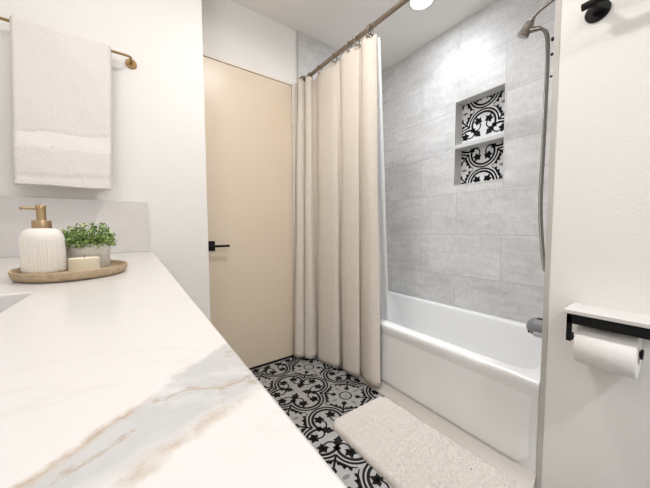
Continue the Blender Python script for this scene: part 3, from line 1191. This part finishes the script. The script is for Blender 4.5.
def build_soap():
    cx, cy = -0.1785, 0.905
    t = thing('soap_dispenser', 'ribbed white soap dispenser with a brass pump on the tray', 'soap dispenser', (cx, cy, TB))
    R = 0.0385
    bm = bm_new()
    prof = [(0, 0), (R * 0.90, 0), (R * 0.97, 0.002), (R, 0.007)]
    for k in range(1, 13):
        prof.append((R, 0.007 + 0.066 * k / 12))
    for k in range(1, 9):
        a = PI / 2 * k / 8
        prof.append((0.0175 + (R - 0.0175) * math.cos(a), 0.073 + 0.030 * math.sin(a)))
    prof.append((0, 0.103))
    n = 252
    def ribs(i, k):
        z = prof[i][1]
        f = 1.0 if 0.006 < z < 0.074 else (0.6 if 0.074 <= z < 0.088 else 0.0)
        return -0.0011 * f * abs(math.sin(k * PI / 6)) ** 0.0 * (0.5 - 0.5 * math.cos(2 * PI * k / 6))
    lathe(bm, prof, n, (cx, cy, TB), 'Z', ribs)
    obj('bottle', bm, M_BOTTLE, t, smooth=True, angle=60)
    z0 = TB + 0.103
    bm = bm_new()
    lathe(bm, [(0, -0.001), (0.0165, -0.001), (0.0170, 0.001), (0.0170, 0.0165), (0.0160, 0.0185), (0, 0.0185)], 48, (cx, cy, z0))
    obj('collar', bm, M_BRASS, t, smooth=True, angle=40)
    bm = bm_new()
    lathe(bm, [(0, 0.018), (0.0085, 0.018), (0.0085, 0.046), (0.0093, 0.0465), (0.0093, 0.0535), (0.0085, 0.0545), (0, 0.0545)], 36, (cx, cy, z0))
    obj('pump', bm, M_BRASS, t, smooth=True, angle=40)
    bm = bm_new()
    d = Vector((-0.95, -0.12, 0)).normalized()
    p = Vector((cx, cy, z0 + 0.0465))
    tube(bm, [p + d * 0.004, p + d * 0.016, p + d * 0.025, p + d * 0.031 + Vector((0, 0, 0.001)), p + d * 0.0325 + Vector((0, 0, -0.0035))], [0.0034, 0.0032, 0.0030, 0.0030, 0.0026], 14)
    obj('nozzle', bm, M_BRASS, t, smooth=True, angle=50)
build_soap()

def build_plant():
    cx, cy = -0.103, 0.957
    t = thing('potted_plant', 'small bushy green plant in a concrete pot on the tray', 'plant', (cx, cy, TB))
    bm = bm_new()
    lathe(bm, [(0, 0), (0.0425, 0), (0.0445, 0.003), (0.0450, 0.030)], 56, (cx, cy, TB))
    obj('pot_base', bm, M_POTGRIT, t, smooth=True, angle=50)
    bm = bm_new()
    lathe(bm, [(0.0450, 0.030), (0.0458, 0.031), (0.0460, 0.062), (0.0445, 0.064), (0.0420, 0.063), (0.0415, 0.054), (0, 0.054)], 56, (cx, cy, TB))
    obj('pot', bm, M_POT, t, smooth=True, angle=50)
    bm = bm_new()
    lathe(bm, [(0.041, 0.0545), (0.03, 0.058), (0, 0.059)], 30, (cx, cy, TB))
    obj('soil', bm, M_SOIL, t, smooth=True)
    rnd = random.Random(11)
    bm = bm_new()
    bs = bm_new()
    base = Vector((cx, cy, TB + 0.056))
    def leaf(p, d, ln, wd):
        u, v = frame_of(d)
        a = rnd.uniform(0, 2 * PI)
        u = u * math.cos(a) + v * math.sin(a)
        nrm = d.cross(u)
        pts = [p, p + d * ln * 0.35 + u * wd + nrm * ln * 0.06, p + d * ln * 0.75 + u * wd * 0.8 + nrm * ln * 0.08, p + d * ln, p + d * ln * 0.75 - u * wd * 0.8 + nrm * ln * 0.08, p + d * ln * 0.35 - u * wd + nrm * ln * 0.06]
        vs = [bm.verts.new(q) for q in pts]
        mid = bm.verts.new(p + d * ln * 0.55)
        for i in range(6):
            bm.faces.new((vs[i], vs[(i + 1) % 6], mid))
    for s in range(170):
        th = rnd.uniform(0, 2 * PI)
        ph = math.acos(rnd.uniform(0.02, 1.0))
        d = Vector((math.sin(ph) * math.cos(th), math.sin(ph) * math.sin(th), math.cos(ph) * 0.85 + 0.05)).normalized()
        ln = rnd.uniform(0.032, 0.041) + 0.026 * max(0, d.z) ** 2
        o0 = base + Vector((d.x * 0.020, d.y * 0.020, 0))
        tip = o0 + d * ln
        tube(bs, [o0, o0 + d * ln * 0.5, tip], 0.0005, 5)
        nl = rnd.randint(7, 10)
        for i in range(nl):
            f = 0.30 + 0.70 * i / (nl - 1)
            p = o0 + d * ln * f
            e = Vector((rnd.gauss(0, 1), rnd.gauss(0, 1), rnd.gauss(0, 1)))
            e = (e - d * e.dot(d)).normalized()
            q = (e + d * rnd.uniform(0.3, 1.1) + Vector((0, 0, 0.15))).normalized()
            leaf(p, q, rnd.uniform(0.0070, 0.0110), rnd.uniform(0.0021, 0.0032))
    st = obj('stems', bs, M_STEM, t)
    fo = obj('foliage', bm, M_LEAF, t)
build_plant()

def build_candle():
    cx, cy = -0.0985, 0.836
    t = thing('candle', 'cream candle in a clear glass jar on the tray', 'candle', (cx, cy, TB))
    R = 0.0295
    bm = bm_new()
    lathe(bm, [(0, 0), (R - 0.001, 0), (R, 0.0015), (R, 0.043), (R - 0.0006, 0.0438), (R - 0.0012, 0.043), (R - 0.0014, 0.003), (0, 0.003)], 56, (cx, cy, TB))
    obj('glass_jar', bm, M_GLASS, t, smooth=True, angle=50)
    bm = bm_new()
    lathe(bm, [(0, 0.0032), (R - 0.0017, 0.0032), (R - 0.0017, 0.0335), (R - 0.003, 0.0345), (0.006, 0.0340), (0, 0.0340)], 56, (cx, cy, TB))
    obj('wax', bm, M_WAX, t, smooth=True, angle=50)
    bm = bm_new()
    tube(bm, [(cx, cy, TB + 0.033), (cx + 0.0002, cy, TB + 0.038), (cx + 0.0008, cy, TB + 0.0405)], 0.0007, 8)
    obj('wick', bm, M_WICK, t)
build_candle()

# ------------------------------------------------------------------ brass towel rail and white towel
RY, RZ = 1.566, 1.782
def build_rail():
    t = thing('towel_rail', 'slim brass towel rail on the white wall above the counter', 'towel rail', (0.013, YT, 1.77))
    bm = bm_new()
    xr = 0.0135
    pts = [(-0.46, YT - 0.004, RZ), (-0.46, RY + 0.02, RZ), (-0.455, RY + 0.006, RZ), (-0.445, RY, RZ), (-0.2, RY, RZ)]
    pts += [(xr - 0.016, RY, RZ), (xr - 0.006, RY + 0.002, RZ), (xr - 0.001, RY + 0.007, RZ), (xr, RY + 0.016, RZ - 0.001), (xr, YT - 0.004, RZ - 0.006)]
    tube(bm, pts, 0.0052, 16)
    obj('bar', bm, M_RAILBRASS, t, smooth=True, angle=60)
    for x, z in ((-0.46, RZ), (xr, RZ - 0.007)):
        bm = bm_new()
        lathe(bm, [(0, 0), (0.0225, 0), (0.0225, -0.005), (0.021, -0.0065), (0, -0.0065)], 36, (x, YT, z), 'Y')
        obj('wall_plate', bm, M_RAILBRASS, t, smooth=True, angle=40)
build_rail()

def build_towel():
    t = thing('bath_towel', 'folded white bath towel hanging over the brass rail', 'towel', (-0.21, RY, 1.167))
    # cross-section (y, z), outer then inner, as one closed outline
    zb_f, zb_b = 1.166, 1.23
    yo_f, yi_f, yi_b, yo_b = RY - 0.034, RY - 0.008, RY + 0.008, RY + 0.030
    prof = []
    n1 = 60
    for k in range(n1 + 1):                                   # front face, going up
        z = zb_f + (RZ - zb_f) * k / n1
        y = yo_f - 0.010 * (1 - k / n1) ** 1.5
        prof.append((y, z, 'f'))
    cyo = (yo_f + yo_b) / 2
    ro = (yo_b - yo_f) / 2
    for k in range(1, 12):
        a = PI - PI * k / 12
        prof.append((cyo + ro * math.cos(a), RZ + 0.020 * math.sin(a), 't'))
    for k in range(13):
        prof.append((yo_b, RZ - (RZ - zb_b) * k / 12, 'b'))
    prof.append((yi_b + 0.004, zb_b - 0.002, 'u'))
    for k in range(13):
        prof.append((yi_b, zb_b + 0.004 + (RZ - 0.004 - zb_b) * k / 12, 'i'))
    for k in range(1, 6):
        a = PI * k / 6
        prof.append((RY + 0.008 * math.cos(a), RZ + 0.008 * math.sin(a), 'i'))
    for k in range(13):
        prof.append((yi_f, RZ - (RZ - zb_f - 0.004) * k / 12, 'i'))
    prof.append((yi_f - 0.010, zb_f - 0.003, 'u'))
    bm = bm_new()
    nx = 48
    cols = []
    for i in range(nx + 1):
        u = i / nx
        col = []
        for (y, z, k) in prof:
            f = (RZ + 0.02 - z) / 0.63
            x = -0.356 - 0.016 * f + (0.298 - 0.004 * f) * u
            p = Vector((x * 6, z * 5, 1.3))
            dy = 0.005 * noise.noise(p) + 0.0022 * noise.noise(p * 3.3)
            if k == 'f':
                zz = z - 0.016 * (u - 0.5)
                if 1.322 < zz < 1.376:
                    dy += 0.0035                       # woven band sits deeper
                if abs(zz - 1.200) < 0.006:
                    dy += 0.004                        # hem stitching groove
                if zz < 1.322:
                    dy -= 0.003
            if k in 'ft':
                e = min(u, 1 - u)
                dy += 0.012 * max(0, 1 - e / 0.035) ** 2
            if k == 't':
                dy *= 0.5
            if k in 'ib':
                dy = 0
            col.append(bm.verts.new((x, y + dy, z + (0.003 * noise.noise(Vector((x * 9, 0, 5))) if z < 1.2 else 0) - (0.006 * max(0, 1 - min(u, 1 - u) / 0.04) ** 2 if k == 't' else 0))))
        cols.append(col)
    m = len(prof)
    for a, b in zip(cols, cols[1:]):
        for k in range(m):
            k2 = (k + 1) % m
            bm.faces.new((a[k], b[k], b[k2], a[k2]))
    bm.faces.new(cols[0])
    bm.faces.new(cols[-1][::-1])
    obj('cloth', bm, M_TOWEL, t, smooth=True, angle=70)
    # woven border strip
    bm = bm_new()
    rows = []
    for j in range(7):
        row = []
        for i in range(nx + 1):
            u = 0.004 + 0.992 * i / nx
            z = 1.318 + 0.062 * j / 6 + 0.016 * (u - 0.5)
            f = (RZ + 0.02 - z) / 0.63
            x = -0.356 - 0.016 * f + (0.298 - 0.004 * f) * u
            kk = (z - zb_f) / (RZ - zb_f)
            y = yo_f - 0.010 * (1 - kk) ** 1.5
            p = Vector((x * 6, z * 5, 1.3))
            y += 0.005 * noise.noise(p) + 0.0022 * noise.noise(p * 3.3) + 0.0015
            y += 0.012 * max(0, 1 - min(u, 1 - u) / 0.035) ** 2
            row.append(bm.verts.new((x, y, z)))
        rows.append(row)
    for a, b in zip(rows, rows[1:]):
        for i in range(nx):
            bm.faces.new((a[i], a[i + 1], b[i + 1], b[i]))
    o = obj('woven_border', bm, M_BAND, t, smooth=True)
    o['label'] = 'flat ribbed band across the towel'
build_towel()

# ------------------------------------------------------------------ paper holder, roll, black towel bar
def build_holder():
    t = thing('toilet_paper_holder', 'black toilet paper holder with a marble shelf on the white wall', 'toilet paper holder', (XW, 0.15, 0.72))
    yl, yr = 0.257, 0.035
    bm = bm_new()
    box(bm, (1.098, yr, 0.7205), (XW, yl, 0.7325), 0.0015)
    obj('shelf', bm, M_MARBLE, t)
    bm = bm_new()
    box(bm, (1.101, yr + 0.004, 0.690), (1.107, yl - 0.009, 0.7205), 0.0008)
    box(bm, (1.101, yr + 0.004, 0.7150), (XW, yl - 0.009, 0.7205), 0.0005)
    box(bm, (XW - 0.005, yr + 0.004, 0.690), (XW, yl - 0.009, 0.7205), 0.0005)
    obj('bracket', bm, M_BLACK, t)
    bm = bm_new()
    box(bm, (1.101, yl - 0.022, 0.634), (1.107, yl - 0.009, 0.7150), 0.0008)
    box(bm, (1.101, yl - 0.0150, 0.634), (1.164, yl - 0.009, 0.646), 0.0008)
    obj('arm', bm, M_BLACK, t)
    bm = bm_new()
    lathe(bm, [(0, 0), (0.007, 0), (0.007, -0.1465), (0.014, -0.147), (0.014, -0.152), (0, -0.152)], 24, (1.157, yl - 0.012, 0.6293), 'Y')
    obj('roller', bm, M_BLACK, t, smooth=True, angle=40)
    # the roll
    r = thing('toilet_paper_roll', 'white toilet paper roll on the black holder', 'toilet paper', (1.152, 0.17, 0.625))
    ya, yb = 0.230, 0.1005
    zc, R = 0.6185, 0.0610
    bm = bm_new()
    L = ya - yb
    lathe(bm, [(0.0195, 0), (R - 0.003, 0), (R, -0.003), (R, -L + 0.003), (R - 0.003, -L), (0.0195, -L), (0.0195, 0)], 64, (1.157, ya, zc), 'Y')
    obj('paper', bm, M_PAPER, r, smooth=True, angle=50)
    bm = bm_new()
    lathe(bm, [(0.0193, 0.0005), (0.0193, -L - 0.0005), (0.0178, -L - 0.0005), (0.0178, 0.0005), (0.0193, 0.0005)], 40, (1.157, ya, zc), 'Y')
    obj('core', bm, M_CARD, r, smooth=True, angle=50)
build_holder()

def build_bar():
    t = thing('towel_bar', 'matte black towel bar on the white wall above the paper holder', 'towel bar', (XW, 0.233, 1.673))
    z = 1.667
    for y in (0.233, -0.30):
        bm = bm_new()
        lathe(bm, [(0, 0), (0.030, 0), (0.030, -0.006), (0.028, -0.008), (0, -0.008)], 44, (XW, y, z), 'X')
        obj('wall_plate', bm, M_BLACK, t, smooth=True, angle=40)
        bm = bm_new()
        lathe(bm, [(0, -0.008), (0.0125, -0.008), (0.0125, -0.062), (0, -0.062)], 24, (XW, y, z), 'X')
        obj('post', bm, M_BLACK, t, smooth=True, angle=40)
    bm = bm_new()
    tube(bm, [(XW - 0.062, 0.258, z), (XW - 0.062, -0.325, z)], 0.0105, 24)
    obj('bar', bm, M_BLACK, t, smooth=True, angle=40)
build_bar()

# ------------------------------------------------------------------ lamps
def downlight(x, y, watts, col, label, group=None):
    t = thing('ceiling_light', label, 'ceiling light', (x, y, CEIL), group)
    bm = bm_new()
    lathe(bm, [(0.068, 0), (0.092, 0), (0.090, -0.004), (0.074, -0.007), (0.068, -0.004)], 48, (x, y, CEIL))
    obj('trim_ring', bm, M_FIXWHITE, t, smooth=True, angle=40)
    bm = bm_new()
    lathe(bm, [(0, -0.005), (0.05, -0.005), (0.070, -0.003)], 48, (x, y, CEIL))
    obj('lens', bm, M_LENS, t, smooth=True)
    # a soft flood and a tighter beam, as a recessed lamp with a frosted lens gives
    beams = ((0.56, 3.14), (0.19, 2.2), (0.25, 1.2)) if x > 1 else ((1.0, 2.9),) if y > 0 else ((0.75, 2.9), (0.25, 2.0))
    for share, spread in beams:
        ld = bpy.data.lights.new('ceiling_lamp', 'AREA')
        ld.shape = 'DISK'
        ld.size = 0.14
        ld.spread = spread
        ld.energy = watts * share
        ld.color = col
        lo = bpy.data.objects.new('lamp', ld)
        C.objects.link(lo)
        lo.parent = t
        lo.location = (0, 0, -0.012)
names = ['round recessed ceiling light above the bathtub', 'recessed ceiling light over the middle of the room',
         'unseen ceiling light added as fill near the wall opposite the door']
for (x, y, w, col), nm in zip(LIGHTS, names):
    downlight(x, y, w, col, nm)

def build_vanity_fill():  # out-of-view fixture, put in above the vanity for soft fill
    x = XL
    y0, z = 0.6, 2.1
    t = thing('vanity_fill_light', 'unseen bar light with three globes added for fill above the vanity', 'added fill light', (x, y0, z))
    bm = bm_new()
    box(bm, (x, y0 - 0.32, z - 0.045), (x + 0.022, y0 + 0.32, z + 0.045), 0.004)
    obj('back_plate', bm, M_BRASS, t)
    for k in (-1, 0, 1):
        c = (x + 0.085, y0 + 0.22 * k, z)
        bm = bm_new()
        bmesh.ops.create_uvsphere(bm, u_segments=24, v_segments=16, radius=0.055, matrix=Matrix.Translation(c))
        obj('globe', bm, M_GLOBE, t, smooth=True)
        bm = bm_new()
        lathe(bm, [(0, 0.02), (0.02, 0.02), (0.02, 0.035), (0, 0.035)], 20, (x, y0 + 0.22 * k, z), 'X')
        obj('socket', bm, M_BRASS, t, smooth=True, angle=40)
        ld = bpy.data.lights.new('vanity_fill_lamp', 'POINT')
        ld.energy = VANITY_FILL_W
        ld.color = VANITY_FILL_COL
        ld.shadow_soft_size = 0.06
        lo = bpy.data.objects.new('lamp', ld)
        C.objects.link(lo)
        lo.parent = t
        lo.location = (0.155, 0.22 * k, 0)
build_vanity_fill()
